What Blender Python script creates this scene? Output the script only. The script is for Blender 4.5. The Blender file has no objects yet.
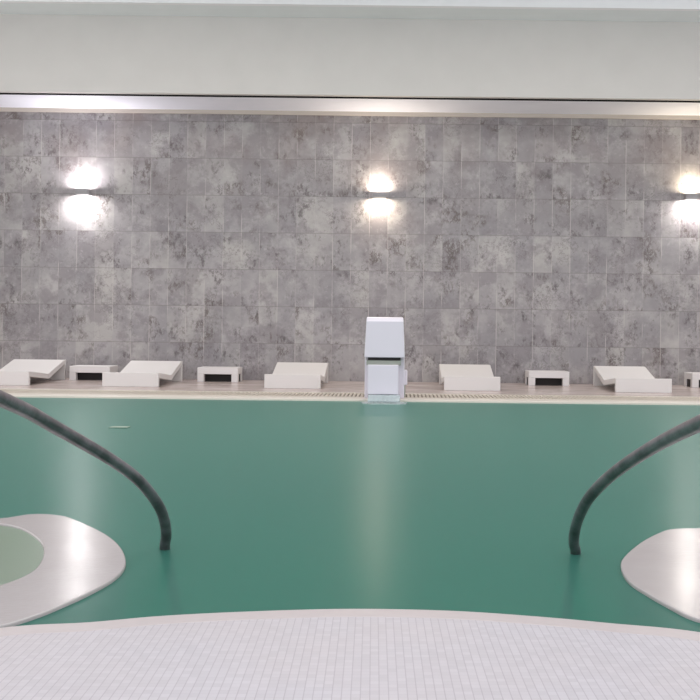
import bpy, bmesh, math, random
from mathutils import Vector, Matrix
random.seed(7)
C = bpy.context.scene.collection
S = bpy.context.scene

# ------------------------------------------------------------------ camera
F, CX, CY, HC, ROLL = 1000.0, 395.0, 328.5, 1.0, math.atan(0.01167)
cam_d = bpy.data.cameras.new('camera'); cam = bpy.data.objects.new('camera', cam_d); C.objects.link(cam)
cam_d.sensor_fit = 'HORIZONTAL'; cam_d.sensor_width = 36.0; cam_d.lens = 36.0 * F / 700
cam_d.shift_x = (350 - CX) / 700; cam_d.shift_y = (CY - 350) / 700
cam_d.clip_start = 0.05; cam_d.clip_end = 200
r = Vector((math.cos(ROLL), 0, math.sin(ROLL))); u = Vector((-math.sin(ROLL), 0, math.cos(ROLL))); d = Vector((0, 1, 0))
M3 = Matrix((r, u, -d)).transposed()
cam.matrix_world = Matrix.Translation((0, 0, HC)) @ M3.to_4x4()
S.camera = cam

def ray(px, py):
    return d + r * ((px - CX) / F) - u * ((py - CY) / F)
def onz(px, py, z):                       # point of the level plane z seen at a pixel
    v = ray(px, py); t = (z - HC) / v.z
    return Vector((0, 0, HC)) + v * t
def ony(px, py, Y):                       # point of the frontal plane y = Y
    v = ray(px, py); return Vector((0, 0, HC)) + v * (Y / v.y)

# ------------------------------------------------------------------ world, exposure, large lights
w = bpy.data.worlds.new('world'); S.world = w; w.use_nodes = True
w.node_tree.nodes['Background'].inputs[0].default_value = (0.8, 0.88, 1, 1)
w.node_tree.nodes['Background'].inputs[1].default_value = 0.3
S.view_settings.view_transform = 'Standard'; S.view_settings.look = 'None'
S.view_settings.gamma = 1; S.view_settings.use_curve_mapping = False
S.view_settings.exposure = -0.55
def area(name, loc, rot, sx, sy, power, col):
    l = bpy.data.lights.new(name, 'AREA'); l.shape = 'RECTANGLE'; l.size = sx; l.size_y = sy
    l.energy = power; l.color = col
    o = bpy.data.objects.new(name, l); C.objects.link(o); o.location = loc; o.rotation_euler = rot
    return o
# ceiling light fields over the pool, and a window band behind the camera
area('ceiling_light_far', (0.0, 12.0, 6.35), (0, 0, 0), 15, 3.0, 580, (1, 0.945, 0.905))
area('ceiling_light_middle', (0.0, 6.5, 6.35), (0, 0, 0), 14, 3.0, 200, (1, 0.955, 0.93))
area('ceiling_light_near', (0.0, 1.0, 6.35), (0, 0, 0), 10, 3.0, 60, (0.99, 0.95, 1))
area('window_daylight', (1.0, -3.7, 4.2), (math.radians(94), 0, 0), 15, 3.6, 880, (0.93, 0.935, 1))
area('side_fill_left', (-9.3, 9.0, 3.0), (0, math.radians(-90), 0), 5, 12, 400, (1, 0.965, 0.97))  # added fill from the left to lift the bulkhead undersides, not a window
area('side_fill_right', (8.8, 9.0, 3.0), (0, math.radians(90), 0), 5, 12, 270, (0.97, 0.955, 1))  # the same added fill from the right, no real source there

# ------------------------------------------------------------------ node helpers
def lin(c):
    f = lambda v: (v / 12.92) if v <= 0.04045 else ((v + 0.055) / 1.055) ** 2.4
    return tuple(f(x / 255) for x in c) + (1,)
class NT:
    def __init__(s, name):
        s.m = bpy.data.materials.new(name); s.m.use_nodes = True; s.t = s.m.node_tree; s.t.nodes.clear()
        s.out = s.t.nodes.new('ShaderNodeOutputMaterial')
    def n(s, typ, ins=None, **kw):
        x = s.t.nodes.new(typ)
        for k, v in kw.items(): setattr(x, k, v)
        for k, v in (ins or {}).items():
            if hasattr(v, 'is_output'): s.t.links.new(v, x.inputs[k])
            else: x.inputs[k].default_value = v
        return x
    def math(s, op, a, b=0.0, c=0.0):
        return s.n('ShaderNodeMath', {0: a, 1: b, 2: c}, operation=op).outputs[0]
    def mix(s, f, a, b, mode='MIX'):
        x = s.n('ShaderNodeMix', data_type='RGBA', blend_type=mode)
        for k, v in ((0, f), (6, a), (7, b)):
            if hasattr(v, 'is_output'): s.t.links.new(v, x.inputs[k])
            else: x.inputs[k].default_value = v
        return x.outputs[2]
    def ramp(s, f, stops):
        x = s.n('ShaderNodeValToRGB', {0: f}); e = x.color_ramp.elements
        while len(e) < len(stops): e.new(0.5)
        for q, (p, c) in zip(e, stops): q.position = p; q.color = c if len(c) == 4 else tuple(c) + (1,)
        return x.outputs[0]
    def noise(s, vec, scale, detail=4, rough=0.55):
        return s.n('ShaderNodeTexNoise', {'Vector': vec, 'Scale': scale, 'Detail': detail, 'Roughness': rough}).outputs['Fac']
    def coord(s): return s.n('ShaderNodeTexCoord').outputs['Object']
    def bsdf(s, col, rough=0.5, metal=0.0, bump=None, bstr=0.2, bdist=0.01, **ins):
        b = s.n('ShaderNodeBsdfPrincipled', {'Base Color': col, 'Roughness': rough, 'Metallic': metal, **ins})
        if bump is not None:
            s.t.links.new(s.n('ShaderNodeBump', {'Height': bump, 'Strength': bstr, 'Distance': bdist}).outputs[0], b.inputs['Normal'])
        s.t.links.new(b.outputs[0], s.out.inputs[0]); return s.m

def g(v): return (v, v, v, 1)

# ------------------------------------------------------------------ materials
def mat_stone_wall():
    N = NT('stone_tile_wall'); c = N.coord()
    sp = N.n('ShaderNodeSeparateXYZ', {0: c})
    uu = N.math('DIVIDE', sp.outputs[0], 0.3325); vv = N.math('DIVIDE', sp.outputs[2], 0.671)
    fu, fv = N.math('FLOOR', uu), N.math('FLOOR', vv)
    wn = N.n('ShaderNodeTexWhiteNoise', {'Vector': N.n('ShaderNodeCombineXYZ', {0: fu, 1: fv, 2: 3.3}).outputs[0]}, noise_dimensions='3D')
    pair = N.math('FLOOR', N.math('ADD', N.math('MULTIPLY', uu, 0.5), N.math('MULTIPLY', fv, 0.5)))
    wp = N.n('ShaderNodeTexWhiteNoise', {'Vector': N.n('ShaderNodeCombineXYZ', {0: pair, 1: fv, 2: 7.7}).outputs[0]}, noise_dimensions='3D')
    off = N.n('ShaderNodeVectorMath', {0: wp.outputs['Color'], 1: (30, 30, 30)}, operation='MULTIPLY').outputs[0]
    jump = N.n('ShaderNodeVectorMath', {0: off, 1: c}, operation='ADD').outputs[0]
    def sh(v): return N.n('ShaderNodeVectorMath', {0: jump, 1: v}, operation='ADD').outputs[0]
    col = N.ramp(wn.outputs['Value'], [(0.0, lin((150, 146, 148))), (0.5, lin((160, 156, 157))), (1.0, lin((172, 168, 166)))])
    big = N.noise(c, 0.9, 4, 0.65)
    col = N.mix(N.math('MULTIPLY', N.ramp(big, [(0.42, g(0)), (0.58, g(1))]), 0.6), col, lin((130, 127, 131)))
    b1 = N.noise(sh((9, 4, 2)), 1.7, 5, 0.65)
    col = N.mix(N.math('MULTIPLY', N.ramp(b1, [(0.48, g(0)), (0.70, g(1))]), 0.45), col, lin((192, 187, 187)))
    b2 = N.noise(sh((1, 14, 5)), 1.5, 6, 0.7)
    col = N.mix(N.math('MULTIPLY', N.ramp(b2, [(0.48, g(0)), (0.56, g(1))]), 0.52), col, lin((122, 116, 120)))
    st = N.n('ShaderNodeMapping', {'Vector': jump, 'Scale': (1.4, 1, 0.9), 'Rotation': (0, 0.6, 0)}).outputs[0]
    blot = N.noise(st, 8.0, 9, 0.78)
    clus = N.ramp(N.noise(sh((3, 3, 8)), 2.0, 3, 0.6), [(0.50, g(0)), (0.62, g(1))])
    col = N.mix(N.math('MULTIPLY', N.math('MULTIPLY', N.ramp(blot, [(0.50, g(0)), (0.60, g(1))]), clus), 0.72), col, lin((80, 72, 74)))
    lt = N.noise(sh((5, 1, 1)), 11, 6, 0.7)
    col = N.mix(N.math('MULTIPLY', N.ramp(lt, [(0.58, g(0)), (0.68, g(1))]), 0.22), col, lin((205, 200, 200)))
    ve = N.noise(sh((2, 2, 2)), 2.4, 6, 0.72)
    vein = N.ramp(N.math('ABSOLUTE', N.math('SUBTRACT', ve, 0.5)), [(0.0, g(1)), (0.016, g(0))])
    msk = N.ramp(N.noise(c, 1.1, 2), [(0.45, g(0)), (0.6, g(1))])
    col = N.mix(N.math('MULTIPLY', N.math('MULTIPLY', vein, msk), 0.55), col, lin((92, 84, 86)))
    rv = N.noise(st, 3.4, 9, 0.75)
    rust = N.math('MULTIPLY', N.ramp(N.noise(sh((6, 8, 4)), 1.5, 3, 0.6), [(0.57, g(0)), (0.66, g(1))]), N.ramp(N.math('ABSOLUTE', N.math('SUBTRACT', rv, 0.5)), [(0.0, g(1)), (0.05, g(0))]))
    col = N.mix(N.math('MULTIPLY', rust, 0.85), col, lin((84, 72, 68)))
    # warm light cast towards the top, painted into the tile colour
    warm = N.math('MULTIPLY', N.ramp(N.noise(c, 0.9, 3), [(0.42, g(0)), (0.7, g(1))]), N.ramp(N.math('DIVIDE', sp.outputs[2], 5.0), [(0.55, g(0)), (0.95, g(1))]))
    col = N.mix(N.math('MULTIPLY', warm, 0.45), col, lin((142, 124, 116)))
    gu = N.math('ABSOLUTE', N.math('SUBTRACT', N.math('FRACT', uu), 0.5)); gv = N.math('ABSOLUTE', N.math('SUBTRACT', N.math('FRACT', vv), 0.5))
    lu = N.math('GREATER_THAN', gu, 0.5 - 0.019); lv = N.math('GREATER_THAN', gv, 0.5 - 0.010)
    gn = N.ramp(N.noise(c, 1.7, 2), [(0.45, g(0.05)), (0.60, g(0.6))])
    col = N.mix(N.math('MULTIPLY', lu, gn), col, lin((192, 186, 182)))
    col = N.mix(N.math('MULTIPLY', lv, 0.42), col, lin((112, 106, 106)))
    return N.bsdf(col, 0.42, bump=blot, bstr=0.15, bdist=0.004, **{'Specular IOR Level': 0.35})

def mat_plain(name, c, rough=0.6, var=0.03, scale=2.0, **k):
    N = NT(name); n = N.noise(N.coord(), scale, 4)
    base = lin(c); dk = tuple(x * (1 - 3 * var) for x in base[:3]) + (1,)
    return N.bsdf(N.mix(n, dk, base), rough, bump=n, bstr=0.03, **k)

def mat_mosaic():
    N = NT('white_mosaic'); c = N.coord()
    mp = N.n('ShaderNodeMapping', {'Vector': c, 'Rotation': (0, 0, math.radians(-1.2)), 'Scale': (40, 40, 40)}).outputs[0]
    sp = N.n('ShaderNodeSeparateXYZ', {0: mp})
    gu = N.math('ABSOLUTE', N.math('SUBTRACT', N.math('FRACT', sp.outputs[0]), 0.5)); gv = N.math('ABSOLUTE', N.math('SUBTRACT', N.math('FRACT', sp.outputs[1]), 0.5))
    wn = N.n('ShaderNodeTexWhiteNoise', {'Vector': N.n('ShaderNodeVectorMath', {0: mp}, operation='FLOOR').outputs[0]}, noise_dimensions='3D').outputs['Value']
    col = N.mix(wn, lin((192, 188, 192)), lin((200, 196, 200)))
    col = N.mix(N.math('MULTIPLY', N.ramp(N.noise(c, 1.2, 3), [(0.4, g(0)), (0.7, g(1))]), 0.35), col, lin((200, 189, 186)))
    l1 = N.math('GREATER_THAN', gu, 0.5 - 0.055); l2 = N.math('GREATER_THAN', gv, 0.5 - 0.055)
    col = N.mix(N.math('MULTIPLY', l1, 0.42), col, lin((150, 140, 148)))
    col = N.mix(N.math('MULTIPLY', l2, 0.14), col, lin((150, 140, 148)))
    return N.bsdf(col, 0.45, **{'Specular IOR Level': 0.3})

def mat_far_deck():
    N = NT('far_deck_stone'); c = N.coord()
    mp = N.n('ShaderNodeMapping', {'Vector': c, 'Scale': (0.7, 2.2, 1)}).outputs[0]
    n1 = N.noise(mp, 1.4, 6, 0.65); n2 = N.noise(mp, 5, 5, 0.6)
    col = N.ramp(n1, [(0.3, lin((165, 148, 144))), (0.5, lin((192, 178, 172))), (0.7, lin((212, 202, 198)))])
    col = N.mix(N.math('MULTIPLY', N.ramp(n2, [(0.5, g(0)), (0.7, g(1))]), 0.5), col, lin((140, 118, 108)))
    return N.bsdf(col, 0.22, **{'Specular IOR Level': 0.4})

def mat_water(name, turbid, clear, opac, fres):
    N = NT(name); c = N.coord()
    w1 = N.noise(N.n('ShaderNodeMapping', {'Vector': c, 'Scale': (1, 1, 1)}).outputs[0], 2.2, 3, 0.5)
    w2 = N.noise(c, 9.0, 2, 0.5)
    h = N.math('ADD', w1, N.math('MULTIPLY', w2, 0.12))
    bump = N.n('ShaderNodeBump', {'Height': h, 'Strength': 0.12, 'Distance': 0.02}).outputs[0]
    dif = N.n('ShaderNodeBsdfDiffuse', {'Color': turbid}).outputs[0]
    tr = N.n('ShaderNodeBsdfTransparent', {'Color': clear}).outputs[0]
    # murky water: the flatter the look into it, the longer the path and the less shows through
    cosv = N.math('SUBTRACT', 0.88, N.n('ShaderNodeLayerWeight', {'Blend': 0.5}).outputs['Facing'])
    clarity = N.n('ShaderNodeMath', {0: N.math('MULTIPLY', cosv, opac), 1: 0.0}, operation='MAXIMUM', use_clamp=True).outputs[0]
    clarity = N.math('MINIMUM', clarity, 0.6)
    body = N.n('ShaderNodeMixShader', {0: clarity, 1: dif, 2: tr}).outputs[0]
    gl = N.n('ShaderNodeBsdfGlossy', {'Color': (0.97, 0.96, 0.98, 1), 'Roughness': 0.276, 'Normal': bump}).outputs[0]
    fr = N.n('ShaderNodeFresnel', {'IOR': 1.33}).outputs[0]
    fac = N.math('MULTIPLY', fr, fres)
    N.t.links.new(N.n('ShaderNodeMixShader', {0: fac, 1: body, 2: gl}).outputs[0], N.out.inputs[0])
    return N.m

def mat_glassy(name, col, fac):
    N = NT(name)
    tr = N.n('ShaderNodeBsdfTransparent', {'Color': (0.95, 0.98, 1, 1)}).outputs[0]
    p = N.n('ShaderNodeBsdfPrincipled', {'Base Color': col, 'Roughness': 0.15}).outputs[0]
    st = N.noise(N.n('ShaderNodeMapping', {'Vector': N.coord(), 'Scale': (12, 4, 1)}).outputs[0], 1, 3)
    f = N.math('MULTIPLY', N.ramp(st, [(0.3, g(0.85)), (0.7, g(1))]), fac)
    N.t.links.new(N.n('ShaderNodeMixShader', {0: f, 1: tr, 2: p}).outputs[0], N.out.inputs[0]); return N.m

def mat_emit(name, col, s):
    N = NT(name); N.t.links.new(N.n('ShaderNodeEmission', {'Color': col, 'Strength': s}).outputs[0], N.out.inputs[0]); return N.m

def mat_rail():
    N = NT('brushed_rail_steel'); c = N.coord()
    n = N.noise(c, 60, 3); b = N.noise(c, 9, 4, 0.6)
    col = N.mix(N.ramp(b, [(0.4, g(0)), (0.65, g(1))]), lin((104, 100, 104)), lin((140, 134, 140)))
    return N.bsdf(col, N.math('ADD', 0.26, N.math('MULTIPLY', n, 0.14)), 0.7, bump=n, bstr=0.12, bdist=0.002)

def mat_island():
    N = NT('wet_white_mosaic'); c = N.coord()
    n = N.noise(c, 3, 4); rip = N.noise(N.n('ShaderNodeMapping', {'Vector': c, 'Scale': (1, 2.2, 1)}).outputs[0], 26, 3, 0.6)
    msk = N.ramp(N.noise(c, 1.6, 2), [(0.45, g(0)), (0.6, g(1))])
    return N.bsdf(N.mix(n, lin((172, 165, 164)), lin((186, 180, 179))), 0.21, bump=N.math('MULTIPLY', rip, msk), bstr=0.25, bdist=0.004, **{'Specular IOR Level': 0.45})

M = dict(
    wall=mat_stone_wall(), mosaic=mat_mosaic(), deck=mat_far_deck(),
    plaster=mat_plain('grey_plaster', (211, 208, 205), 0.8), plaster_cool=mat_plain('cool_plaster', (240, 244, 246), 0.8),
    soffit=mat_plain('soffit_paint', (243, 244, 255), 0.6), cream=mat_plain('cream_trim', (202, 192, 182), 0.5),
    white=mat_plain('white_plaster', (252, 252, 255), 0.8), gap=mat_plain('painted_gap_shade', (40, 38, 40), 0.9),
    coping=mat_plain('pale_coping', (222, 214, 204), 0.35), near_coping=mat_plain('near_coping_tile', (198, 188, 187), 0.4, 0.03, 30),
    lounger=mat_plain('white_lounger', (214, 210, 209), 0.55, 0.01), table=mat_plain('white_table', (216, 212, 212), 0.55, 0.01),
    fountain=mat_plain('fountain_white', (220, 215, 226), 0.35, 0.01), steel=mat_plain('fountain_steel', (160, 165, 155), 0.25, metallic=0) if False else mat_plain('fountain_steel', (150, 156, 146), 0.3),
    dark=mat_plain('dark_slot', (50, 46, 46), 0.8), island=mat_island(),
    basin=mat_plain('pool_tile', (120, 185, 160), 0.5), step=mat_plain('pool_step_tile', (150, 195, 175), 0.5),
    rail=mat_rail(), lampbody=mat_plain('lamp_housing', (150, 148, 150), 0.4),
    grate=mat_plain('grate_plastic', (205, 196, 184), 0.5),
    water=mat_water('green_pool_water', lin((58, 115, 102)), (0.28, 0.70, 0.60, 1), 1.6, 0.42),
    spa=mat_water('green_spa_water', lin((94, 128, 96)), (0.45, 0.75, 0.6, 1), 0.8, 0.4),
    sheet=mat_glassy('falling_water', (0.55, 0.64, 0.66, 1), 0.5), foam=mat_glassy('foam', (0.6, 0.7, 0.7, 1), 0.7),
)

# ------------------------------------------------------------------ mesh helpers
def link(name, bm, m, parent=None, smooth=False, loc=None, bevel=0):
    me = bpy.data.meshes.new(name)
    bmesh.ops.recalc_face_normals(bm, faces=bm.faces[:])
    bm.to_mesh(me); bm.free()
    if smooth:
        for p in me.polygons: p.use_smooth = True
    me.materials.append(m)
    o = bpy.data.objects.new(name, me); C.objects.link(o)
    if parent: o.parent = parent
    if loc: o.location = loc
    if bevel:
        b = o.modifiers.new('bevel', 'BEVEL'); b.width = bevel; b.segments = 3; b.limit_method = 'ANGLE'
    return o
def add_box(bm, x0, x1, y0, y1, z0, z1):
    v = [bm.verts.new((x, y, z)) for z in (z0, z1) for y in (y0, y1) for x in (x0, x1)]
    for f in ((0, 1, 3, 2), (4, 5, 7, 6), (0, 1, 5, 4), (2, 3, 7, 6), (0, 2, 6, 4), (1, 3, 7, 5)):
        bm.faces.new([v[i] for i in f])
    return v
def box(name, x0, x1, y0, y1, z0, z1, m, parent=None, bevel=0):
    bm = bmesh.new(); add_box(bm, x0, x1, y0, y1, z0, z1); return link(name, bm, m, parent, bevel=bevel)
def prism(bm, pts, z0, z1):               # plan outline
    a = [bm.verts.new((p[0], p[1], z0)) for p in pts]; b = [bm.verts.new((p[0], p[1], z1)) for p in pts]
    bm.faces.new(a); bm.faces.new(b); n = len(pts)
    for i in range(n): bm.faces.new((a[i], a[(i + 1) % n], b[(i + 1) % n], b[i]))
def ring_prism(bm, outer, inner, z0, z1):
    n = len(outer)
    V = [[bm.verts.new((p[0], p[1], z)) for p in L] for L in (outer, inner) for z in (z0, z1)]
    oa, ob, ia, ib = V
    for i in range(n):
        j = (i + 1) % n
        bm.faces.new((oa[i], oa[j], ob[j], ob[i])); bm.faces.new((ia[i], ia[j], ib[j], ib[i]))
        bm.faces.new((ob[i], ob[j], ib[j], ib[i])); bm.faces.new((oa[i], oa[j], ia[j], ia[i]))
def extr(bm, prof, x0, x1):               # (y,z) outline extruded along x
    a = [bm.verts.new((x0, p[0], p[1])) for p in prof]; b = [bm.verts.new((x1, p[0], p[1])) for p in prof]
    bm.faces.new(a); bm.faces.new(b); n = len(prof)
    for i in range(n): bm.faces.new((a[i], a[(i + 1) % n], b[(i + 1) % n], b[i]))
def catmull(P, k=8, closed=False):
    P = [Vector(p) for p in P]; n = len(P); out = []
    rng = range(n) if closed else range(n - 1)
    for i in rng:
        if closed: a, b, c, e = P[(i - 1) % n], P[i], P[(i + 1) % n], P[(i + 2) % n]
        else: a, b, c, e = P[max(i - 1, 0)], P[i], P[i + 1], P[min(i + 2, n - 1)]
        for s in range(k):
            t = s / k
            out.append(0.5 * ((2 * b) + (c - a) * t + (2 * a - 5 * b + 4 * c - e) * t * t + (3 * b - a - 3 * c + e) * t ** 3))
    if not closed: out.append(P[-1])
    return out
def tube(bm, P, rad, n=20, cap=True):
    rings = []; up = None
    for i, p in enumerate(P):
        t = (P[min(i + 1, len(P) - 1)] - P[max(i - 1, 0)]).normalized()
        if up is None: up = t.orthogonal().normalized()
        up = (up - t * up.dot(t)).normalized(); sd = t.cross(up)
        rings.append([bm.verts.new(p + (up * math.cos(a) + sd * math.sin(a)) * rad) for a in (2 * math.pi * k / n for k in range(n))])
    for A, B in zip(rings, rings[1:]):
        for k in range(n): bm.faces.new((A[k], A[(k + 1) % n], B[(k + 1) % n], B[k]))
    if cap: bm.faces.new(rings[0]); bm.faces.new(rings[-1])
def empty(name, loc, rz=0):
    o = bpy.data.objects.new(name, None); C.objects.link(o); o.location = loc; o.rotation_euler = (0, 0, rz); o.empty_display_size = 0.1
    return o
def tag(o, label, cat, group=None, kind=None):
    o['label'] = label; o['category'] = cat
    if group: o['group'] = group
    if kind: o['kind'] = kind
    return o
def struct(o): o['kind'] = 'structure'; return o
def copy_tree(o, parent=None):
    c = o.copy(); C.objects.link(c)
    if parent: c.parent = parent
    for ch in list(o.children): copy_tree(ch, c)
    return c

# ------------------------------------------------------------------ setting
DZ = 0.03                                  # deck level, water at 0
YW = 18.2                                  # face of the tiled wall
XL, XR, YB, ZC = -9.5, 9.0, -4.0, 6.6
o = box('wall_back', XL, XR, 0, 0.3, -0.1, 5.4, M['wall'])
base = ony(379, 382.5, YW); joint = ony(379 + 9, 200, YW).x
o.location = (joint, YW, DZ); struct(o)
for v in o.data.vertices: v.co.x -= joint
# soffit, shadow gap and stepped bulkheads over the wall
zs = ony(350, 112, YW).z
ys = YW * 0 + (zs - HC) / (ray(350, 98.5).z)          # front edge of soffit
struct(box('trim_1', XL, XR, YW - 0.04, YW, zs - 0.068, zs, M['cream']))
struct(box('trim_2', XL, XR, ys, YW, zs, zs + 0.08, M['soffit']))
yg = ys - 0.13
struct(box('gap_shade_strip', XL, XR, ys - 0.006, ys, zs - 0.002, zs + 0.09, M['gap']))  # dark strip that paints the gap's shade on the soffit edge
zf = ony(350, 20, yg).z
struct(box('trim_3', XL, XR, yg, ys + 0.3, zs + 0.09, zs + 0.2, M['gap']))  # lid of the gap, its shade put into the dark colour
struct(box('trim_4', XL, XR, yg - 0.1, yg, zs, zf, M['plaster']))
yh = (zf - HC) / ray(350, 7).z
struct(box('trim_5', XL, XR, yh, yg, zf, zf + 0.15, M['plaster_cool']))
struct(box('trim_6', XL, XR, yh - 0.1, yh, zf, ZC, M['white']))
struct(box('ceiling', XL, XR, YB, YW + 0.3, ZC, ZC + 0.2, M['white']))
struct(box('wall_left', XL - 0.2, XL, YB, YW, -1.5, ZC, M['plaster']))
struct(box('wall_right', XR, XR + 0.2, YB, YW, -1.5, ZC, M['plaster']))
struct(box('wall_front', XL, XR, YB - 0.2, YB, -1.5, ZC, M['white']))
# far deck
Y1, Y2, Y3 = 15.0, 14.02, 13.64
struct(box('floor', XL, XR, Y1, YW, -1.5, DZ, M['deck']))
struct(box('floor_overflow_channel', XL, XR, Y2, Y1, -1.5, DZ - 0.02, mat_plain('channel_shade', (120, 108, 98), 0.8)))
bm = bmesh.new(); add_box(bm, XL, XR, Y2, Y2 + 0.12, DZ - 0.02, DZ); add_box(bm, XL, XR, Y1 - 0.18, Y1, DZ - 0.02, DZ)
x = XL
while x < XR - 0.05:
    add_box(bm, x, x + 0.034, Y2 + 0.12, Y1 - 0.18, DZ - 0.02, DZ); x += 0.056
link('floor_overflow_grating', bm, M['grate'])['kind'] = 'structure'
struct(box('trim_7', XL, XR, Y3, Y2, -1.5, DZ, M['coping'], bevel=0.01))

# near deck with its curved edge
edge_px = [(0, 627.5), (89, 622), (161, 615.7), (250, 611.2), (350, 608.6), (450, 610.5), (539, 616.4), (611, 623), (700, 632)]
edge = [onz(px, py, DZ) for px, py in edge_px]
edge = [(p.x, p.y) for p in edge]
eL = [(-7.5, 1.9), (-4.0, 2.1), (-2.4, 2.5), (-1.7, 2.93)]; eR = [(1.35, 2.98), (2.2, 2.5), (4.0, 2.1), (7.5, 1.9)]
full = catmull([Vector((XL, 1.9, 0))] + [Vector((a, b, 0)) for a, b in eL + edge + eR] + [Vector((XR, 1.9, 0))], 6)
def offs(P, dist):
    out = []
    for i, p in enumerate(P):
        t = (P[min(i + 1, len(P) - 1)] - P[max(i - 1, 0)]).normalized()
        out.append(p + Vector((t.y, -t.x, 0)) * dist)
    return out
inn = offs(full, 0.10)
bm = bmesh.new(); prism(bm, [(p.x, p.y) for p in inn] + [(XR, YB), (XL, YB)], -1.5, DZ); struct(link('floor_near', bm, M['mosaic']))
bm = bmesh.new(); prism(bm, [(p.x, p.y) for p in full] + [(p.x, p.y) for p in reversed(inn)], -0.3, DZ + 0.001); struct(link('trim_8', bm, M['near_coping'], bevel=0.006))
# basin
struct(box('floor_pool_basin', XL, XR, 1.2, Y3, -1.5, -1.3, M['basin']))

struct(box('wall_pool_basin', XL, XR, Y3 - 0.03, Y3, -1.3, -0.01, M['basin']))
# ------------------------------------------------------------------ islands (spa rims)
def circ3(a, b, c):
    ax, ay, bx, by, cx, cy = a.x, a.y, b.x, b.y, c.x, c.y
    D = 2 * (ax * (by - cy) + bx * (cy - ay) + cx * (ay - by))
    ux = ((ax**2 + ay**2) * (by - cy) + (bx**2 + by**2) * (cy - ay) + (cx**2 + cy**2) * (ay - by)) / D
    uy = ((ax**2 + ay**2) * (cx - bx) + (bx**2 + by**2) * (ax - cx) + (cx**2 + cy**2) * (bx - ax)) / D
    return Vector((ux, uy, 0)), math.hypot(ax - ux, ay - uy)
def resample(P, n):
    L = [0]
    for i in range(len(P)): L.append(L[-1] + (P[(i + 1) % len(P)] - P[i]).length)
    out = []; j = 0
    for k in range(n):
        s = L[-1] * k / n
        while L[j + 1] < s: j += 1
        t = (s - L[j]) / max(L[j + 1] - L[j], 1e-9); out.append(P[j].lerp(P[(j + 1) % len(P)], t))
    return out
def align(outer, inner):                   # pair points by angle about the hole's middle
    c = sum(inner, Vector()) / len(inner); n = len(outer)
    ang = lambda p: math.atan2(p.y - c.y, p.x - c.x)
    outer = sorted(outer, key=ang); inner = sorted(inner, key=ang)
    return outer, inner
IZ = 0.014
def island(name, outer_px, extra, inner_px, extra_in, label):
    out = [onz(a, b, IZ) for a, b in outer_px] + [Vector((a, b, IZ)) for a, b in extra]
    inn = [onz(a, b, IZ) for a, b in inner_px] + [Vector((a, b, IZ)) for a, b in extra_in]
    for p in out + inn: p.z = 0
    O = resample(catmull(resample(out, 44), 6, True), 200); I = resample(catmull(resample(inn, 36), 6, True), 200)
    for Q in (O, I):                         # round off the stretch of the curve beyond the traced part
        free = [not (-15 < CX + F * p.x / p.y < 715) for p in Q]
        for _ in range(160):
            Q[:] = [(Q[k - 1] + Q[(k + 1) % len(Q)]) / 2 if free[k] else Q[k] for k in range(len(Q))]
    c = sum(I, Vector()) / len(I)
    # outline and hole sampled on the same bearings
    def on_bearing(P, a):
        best = None
        for i in range(len(P)):
            p, q = P[i] - c, P[(i + 1) % len(P)] - c
            dx, dy = math.cos(a), math.sin(a); ex, ey = q.x - p.x, q.y - p.y
            den = dx * ey - dy * ex
            if abs(den) < 1e-12: continue
            t = (p.x * ey - p.y * ex) / den; s = (p.x * dy - p.y * dx) / den
            if t > 0 and -1e-6 <= s <= 1 + 1e-6: best = t if best is None else max(best, t)
        return (c.x + math.cos(a) * best, c.y + math.sin(a) * best)
    A = [2 * math.pi * k / 160 for k in range(160)]
    OO = [on_bearing(O, a) for a in A]; II = [on_bearing(I, a) for a in A]
    root = empty(name, (c.x, c.y, 0))
    bm = bmesh.new(); ring_prism(bm, [(p[0] - c.x, p[1] - c.y) for p in OO], [(p[0] - c.x, p[1] - c.y) for p in II], -1.3, IZ)
    rim = link('rim', bm, M['island'], root, bevel=0.006)
    tag(root, label, 'spa pool')
    return root, c, II
L_out = [(0, 518.3), (21.4, 514.6), (42.9, 513), (57.9, 514.2), (79.3, 521), (100.7, 530.7), (117.9, 542.5), (125.4, 554.3), (124.9, 567), (117.9, 575.7), (96.4, 588.6), (64.3, 603.6), (32.1, 616.4), (0, 627)]
L_in = [(0, 523.6), (17, 526.4), (32, 533), (41.8, 542.5), (44.4, 551), (41.8, 560.7), (32, 571.4), (17, 579), (0, 585.8)]
spaL, cL, holeL = island('spa_rim', L_out, [(-1.8, 3.02), (-2.6, 2.95), (-3.3, 3.3), (-3.7, 4.2), (-3.4, 5.0), (-2.6, 5.25)],
    L_in, [(-1.9, 3.4), (-2.5, 3.35), (-2.95, 3.8), (-2.95, 4.4), (-2.55, 4.85)], 'white wet mosaic spa rim curving into the pool at the left, green water inside it')
R_out = [(700, 528), (678, 527.2), (662, 531), (642, 541), (628, 552), (620.6, 562), (621.6, 570), (630, 582), (652, 596), (676, 609), (700, 620)]
spaR, cR, holeR = island('spa_rim', R_out, [(1.5, 3.12), (2.2, 3.0), (2.9, 3.3), (3.4, 4.2), (3.1, 5.0), (2.2, 5.3)],
    [(706, 551)], [(1.55, 4.75), (2.15, 4.85), (2.6, 4.4), (2.65, 3.9), (2.25, 3.45), (1.7, 3.4), (1.4, 3.6)], 'white wet mosaic spa rim at the right edge with rippled lamp glare on it')
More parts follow.
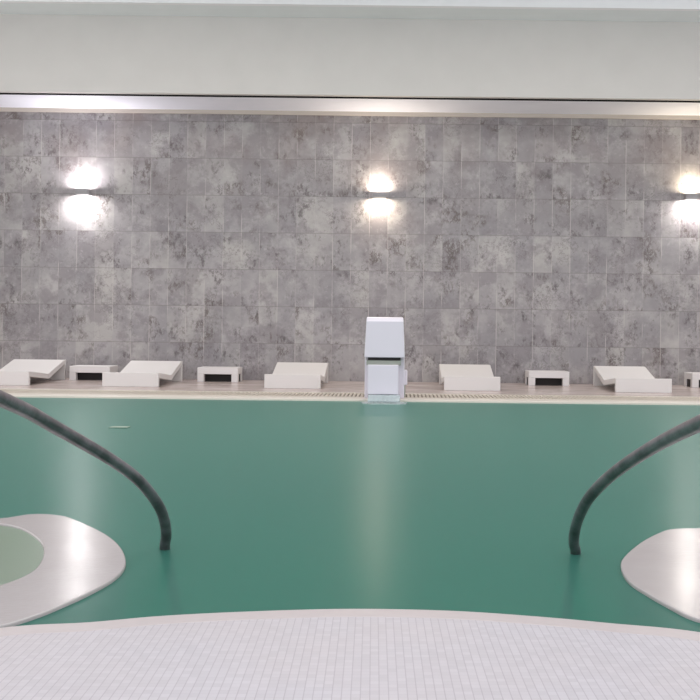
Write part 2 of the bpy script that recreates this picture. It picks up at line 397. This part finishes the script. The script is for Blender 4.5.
# water
bm = bmesh.new()
bmesh.ops.create_grid(bm, x_segments=1, y_segments=1, size=0.5)
for v in bm.verts: v.co = Vector((XL if v.co.x < 0 else XR, 1.7 if v.co.y < 0 else Y3 + 0.005, 0))
tag(link('pool_water', bm, M['water']), 'still green pool water between the pale decks', 'water', kind='stuff')
for c, hole, lab in ((cL, holeL, 'pale green water inside the left spa rim'), (cR, holeR, 'green water inside the right spa rim')):
    bm = bmesh.new(); vs = [bm.verts.new((c.x + (p[0] - c.x) * 1.004, c.y + (p[1] - c.y) * 1.004, 0.004)) for p in hole]; bm.faces.new(vs)
    tag(link('spa_water', bm, M['spa']), lab, 'water', kind='stuff')
# submerged entry steps along the curved edge
for k, (dd, zz) in enumerate(((0.22, -0.14), (0.55, -0.34), (0.95, -0.58))):
    a = offs(full, -dd)
    a = [p for p in a if -1.15 < p.x < 1.1]; b = [p for p in full if -1.2 < p.x < 1.15]
    bm = bmesh.new(); prism(bm, [(p.x, p.y) for p in a] + [(p.x, p.y - 0.02) for p in reversed(b)], -1.3, zz)
    struct(link('floor_entry_step', bm, M['step']))

# ------------------------------------------------------------------ handrails
def handrail(path_px, zratio, extra, label):
    e = onz(path_px[0][0], path_px[0][1], 0.0)
    ex = ray(*path_px[-1]); ex = Vector((ex.x, ex.y, 0)) * (e.y * zratio)
    dr = (ex - Vector((e.x, e.y, 0))).normalized(); nrm = Vector((dr.y, -dr.x, 0))
    L = [0.0]
    for (ax, ay), (bx, by) in zip(path_px, path_px[1:]): L.append(L[-1] + math.hypot(bx - ax, by - ay))
    P = []
    for (px, py), l in zip(path_px, L):     # the bar leans towards the near deck as it rises
        v = ray(px, py); P.append(Vector((0, 0, HC)) + v * (e.y * (1 - (1 - zratio) * (l / L[-1]) ** 1.2) / v.y))
    P[0] = e
    last = P[-1]; hd = dr
    down = [e - dr * 0.45 + Vector((0, 0, -1.3)), e - dr * 0.28 + Vector((0, 0, -0.6)), e - dr * 0.09 + Vector((0, 0, -0.15))]
    td = (P[-1] - P[-2]).normalized(); q1 = last + td * 0.2
    tail = [q1, q1 + hd * 0.3 + Vector((0, 0, 0.09)), q1 + hd * 0.55 + Vector((0, 0, 0.10)), q1 + hd * 0.75 + Vector((0, 0, 0.02)), q1 + hd * 0.80 + Vector((0, 0, -0.15))]
    end = tail[-1]; tail += [Vector((end.x, end.y, 0.3)), Vector((end.x, end.y, DZ + 0.012))]
    path = catmull([p for p in down + P + tail], 8)
    root = empty('handrail', (end.x, end.y, DZ)); off = Vector((end.x, end.y, DZ))
    bm = bmesh.new(); tube(bm, [p - off for p in path], 0.0235, 24); link('rail_tube', bm, M['rail'], root, smooth=True)
    bm = bmesh.new(); tube(bm, [Vector((0, 0, 0)), Vector((0, 0, 0.018))], 0.055, 32); link('floor_flange', bm, M['rail'], root)
    tag(root, label, 'handrail')
handrail([(165, 549), (166.2, 536), (165, 523), (159.9, 508), (148.7, 491.5), (133.8, 476), (111.5, 460), (83.6, 443.2), (55.8, 427.6), (27.9, 411.5), (0, 398.5)],
         0.67, None, 'curved steel pool handrail on the left, rising out of the water beside the ring rim')
handrail([(575.5, 553.5), (574, 544.3), (574.3, 534.3), (576.9, 522.9), (581.4, 511.4), (588.6, 498.6), (599, 486.6), (611, 475.5), (628, 462.8), (653, 447), (677, 434.2), (700, 423.3)],
         0.64, None, 'curved steel pool handrail on the right, leaning towards the right image edge')

# ------------------------------------------------------------------ wall lamps
def lamp(px, py, label, pu, pd, cu, cd, s=1.0):
    p = ony(px, py, YW); root = empty('wall_lamp', (p.x, YW, p.z))
    w2, h2, dp = 0.12, 0.055, 0.11
    bm = bmesh.new()
    add_box(bm, -w2, w2, -dp - 0.006, -dp, -h2, h2); add_box(bm, -w2, -w2 + 0.006, -dp, -0.012, -h2, h2); add_box(bm, w2 - 0.006, w2, -dp, -0.012, -h2, h2)
    link('housing', bm, M['lampbody'], root)
    box('wall_plate', -w2, w2, -0.012, 0, -h2, h2, M['lampbody'], root)
    for nm, sg, pw, col in (('upper_diffuser', 1, pu, cu), ('lower_diffuser', -1, pd, cd)):
        box(nm, -w2 + 0.01, w2 - 0.01, -dp + 0.004, -0.016, sg * 0.036 - 0.004, sg * 0.036 + 0.004, mat_emit('lamp_glow', col + (1,), 18), root)
        l = bpy.data.lights.new('lamp_light', 'AREA'); l.shape = 'RECTANGLE'; l.size = 0.2; l.size_y = 0.05; l.energy = pw; l.color = col
        lo = bpy.data.objects.new('lamp_light', l); C.objects.link(lo); lo.parent = root; lo.location = (0, -0.082, sg * 0.058)
        lo.rotation_euler = (math.pi, 0, 0) if sg > 0 else (0, 0, 0)
    tag(root, label, 'lamp', 'wall lamps on the tiled wall')
lamp(84, 192.3, 'small wall lamp at the left of the stone wall, cool white light up and down', 46, 62, (1, .95, .96), (1, .97, .96))
lamp(379.5, 195.5, 'small wall lamp above the white waterfall fountain, warm light up and down', 30, 34, (1, .88, .72), (1, .86, .68))
lamp(691, 196.8, 'small wall lamp at the right image edge, yellowish above and white below', 27, 60, (1, .86, .62), (1, .95, .90))

# ------------------------------------------------------------------ loungers
LW, LL = 0.445, 1.80
def make_lounger():
    root = empty('sun_lounger', (0, 0, 0))
    box('foot_panel', -LW, LW, 0, 0.075, 0, 0.222, M['lounger'], root, 0.008)
    bm = bmesh.new(); extr(bm, [(0.075, 0.222), (0.90, 0.150), (0.90, 0.062), (0.075, 0.135)], -LW, LW); link('seat', bm, M['lounger'], root, bevel=0.008)
    bm = bmesh.new(); extr(bm, [(0.90, 0.150), (1.70, 0.352), (LL, 0.352), (LL, 0.30), (1.72, 0.275), (0.94, 0.062), (0.90, 0.062)], -LW, LW); link('backrest', bm, M['lounger'], root, bevel=0.008)
    box('rear_panel', -LW, LW, LL - 0.065, LL, 0, 0.30, M['lounger'], root, 0.008)
    return root
proto = make_lounger()
lab = ['white slatless sun lounger at the left image edge, cut off by the frame',
       'white sun lounger standing between the two low tables on the left',
       'white sun lounger just left of the waterfall fountain',
       'white sun lounger just right of the waterfall fountain',
       'white sun lounger nearest the right image edge, turned to show its open left side']
lab[0] = 'white sun lounger at the left image edge, its foot end cut off by the frame'
for i, (xa, xb, yb) in enumerate(((-26, 29.8, 385.0), (103.4, 159, 386.5), (264.8, 320.6, 388.4), (444, 500, 390.6), (615.6, 674, 393.0))):
    q = proto if i == 0 else copy_tree(proto)
    a, b = onz(xa, yb - 0.3, DZ), onz(xb, yb + 0.3, DZ)
    q.location = ((a.x + b.x) / 2, 15.82, DZ); q.rotation_euler.z = 0
    tag(q, lab[i], 'sun lounger', 'white sun loungers along the stone wall')

# ------------------------------------------------------------------ low tables
def make_table():
    root = empty('low_table', (0, 0, 0)); W, D, H = 0.355, 0.50, 0.250
    box('table_top', -W, W, 0, D, H - 0.115, H, M['table'], root, 0.008)
    box('opening_shade', -W + 0.02, W - 0.02, 0.2, D - 0.115, 0.0, H - 0.115, M['dark'], root)  # dark block standing in for the shade inside the open table
    for sx in (-1, 1):
        for y0 in (0, D - 0.11):
            xx = (-W, -W + 0.115) if sx < 0 else (W - 0.115, W)
            box('leg', xx[0], xx[1], y0, y0 + 0.11, 0, H - 0.115, M['table'], root, 0.006)
    return root
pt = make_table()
tl = ['low white side table between the two loungers farthest left', 'low white side table in the gap directly left of the third lounger from the left',
      'low white side table right of the fountain, between the fourth and fifth loungers', 'low white side table cut off by the right image edge']
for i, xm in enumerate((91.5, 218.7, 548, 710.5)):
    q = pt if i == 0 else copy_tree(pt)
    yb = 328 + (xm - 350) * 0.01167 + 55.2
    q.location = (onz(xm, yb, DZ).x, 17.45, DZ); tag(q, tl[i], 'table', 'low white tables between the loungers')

# ------------------------------------------------------------------ waterfall fountain
fx = lambda px, Y: ony(px, 360, Y).x
fz = lambda py, Y: ony(384, py, Y).z
YF = 13.62
root = empty('waterfall_fountain', (fx(384.5, YF), 14.3, DZ)); tag(root, 'white boxy waterfall fountain at the far pool edge below the middle lamp', 'fountain')
cx, cy = root.location.x, root.location.y
# hood: tapered, rounded top
bm = bmesh.new()
zb, zt = fz(357.5, YF) - DZ, fz(317, YF) - DZ
wb, wt = (405 - 364.5) / 1000 * YF / 2, (402.5 - 366) / 1000 * YF / 2
prof = [(YF - cy, zb), (YF - cy, zb + (zt - zb) * 0.9), (YF - cy + 0.008, zt - 0.05), (YF - cy + 0.03, zt - 0.012), (YF - cy + 0.12, zt), (YF - cy + 0.62, zt), (YF - cy + 0.9, zt - 0.14), (YF - cy + 0.98, zt - 0.4), (YF - cy + 0.98, zb)]
extr(bm, prof, -1, 1)
for v in bm.verts:
    t = (v.co.z - zb) / (zt - zb); ww = wb + (wt - wb) * max(0, min(1, t)) ** 1.6; v.co.x = math.copysign(ww, v.co.x)
link('hood', bm, M['fountain'], root, bevel=0.018)
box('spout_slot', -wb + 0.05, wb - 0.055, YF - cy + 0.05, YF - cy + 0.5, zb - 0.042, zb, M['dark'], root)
box('spout_lip', -wb + 0.03, wb - 0.05, YF - cy + 0.03, YF - cy + 0.6, zb - 0.105, zb - 0.042, M['steel'], root, 0.004)
box('body', -wb, wb, 13.9 - cy, YF + 0.98 - cy, 0, zb, M['fountain'], root, 0.01)
zp0, zp1 = fz(394.3, YF - 0.06) - DZ, fz(365, YF - 0.06) - DZ
box('front_panel', fx(368, YF) - cx, fx(398.6, YF) - cx, YF - 0.06 - cy, 13.9 - cy, zp0, zp1, M['fountain'], root, 0.008)
sb = box('side_box', fx(402, 14.1) - cx, fx(407.6, 14.1) - cx, 14.1 - cy, 14.35 - cy, fz(385, 14.1) - DZ, fz(370, 14.1) - DZ, M['fountain'], root, 0.02)
bm = bmesh.new(); kx = fx(404.5, 14.2) - cx
tube(bm, [Vector((kx, 14.2 - cy, fz(385, 14.2) - DZ + 0.01)), Vector((kx, 14.2 - cy, 0.0))], 0.018, 12); link('pipe', bm, M['steel'], root)
# falling sheet and foam
def wavy_sheet():
    bm = bmesh.new(); n = 40; x0, x1 = fx(368.3, 13.5), fx(400.5, 13.5)
    rows = []
    for k in range(7):
        t = k / 6; y = YF - 0.05 - 0.22 * t; z = (zp0 + DZ - 0.004) * (1 - t * t) + 0.015 * t * t
        rows.append([[bm.verts.new((x0 + (x1 - x0) * i / n, y + 0.006 * math.sin(i * 1.3 + k) + s, z)) for i in range(n + 1)] for s in (0, 0.02)])
    for k in range(6):
        for s in (0, 1):
            for i in range(n): bm.faces.new((rows[k][s][i], rows[k][s][i + 1], rows[k + 1][s][i + 1], rows[k + 1][s][i]))
        for i in (0, n): bm.faces.new((rows[k][0][i], rows[k][1][i], rows[k + 1][1][i], rows[k + 1][0][i]))
    for k in (0, 6):
        for i in range(n): bm.faces.new((rows[k][0][i], rows[k][0][i + 1], rows[k][1][i + 1], rows[k][1][i]))
    return bm
tag(link('falling_water', wavy_sheet(), M['sheet'], smooth=True), 'thin sheet of water falling from the white fountain into the pool', 'water', kind='stuff')
bm = bmesh.new(); xa, xb = fx(361.5, 13.2), fx(407.5, 13.2)
pts = []
for k in range(60):
    a = 2 * math.pi * k / 60; pts.append(((xa + xb) / 2 + (xb - xa) / 2 * math.copysign(abs(math.cos(a)) ** 0.5, math.cos(a)) * (1 + 0.02 * math.sin(7 * a)), 13.30 + 0.20 * math.sin(a) * (1 + 0.1 * math.sin(9 * a))))
prism(bm, pts, -0.005, 0.012); tag(link('splash_foam', bm, M['foam']), 'pale foam where the fountain water meets the pool', 'water', kind='stuff')
# pale strip lying on the water far left
a, b = onz(108.5, 428.2, 0), onz(127.5, 428.2, 0); zr = onz(118, 426.9, 0).y
o = box('floating_strip', -(b.x - a.x) / 2, (b.x - a.x) / 2, 0, zr - a.y, 0, 0.008, mat_plain('pale_green_float', (140, 160, 146), 0.5), None, 0.003)
o.location = ((a.x + b.x) / 2, a.y, 0.001); tag(o, 'short pale green strip floating on the water above the left handrail', 'float')
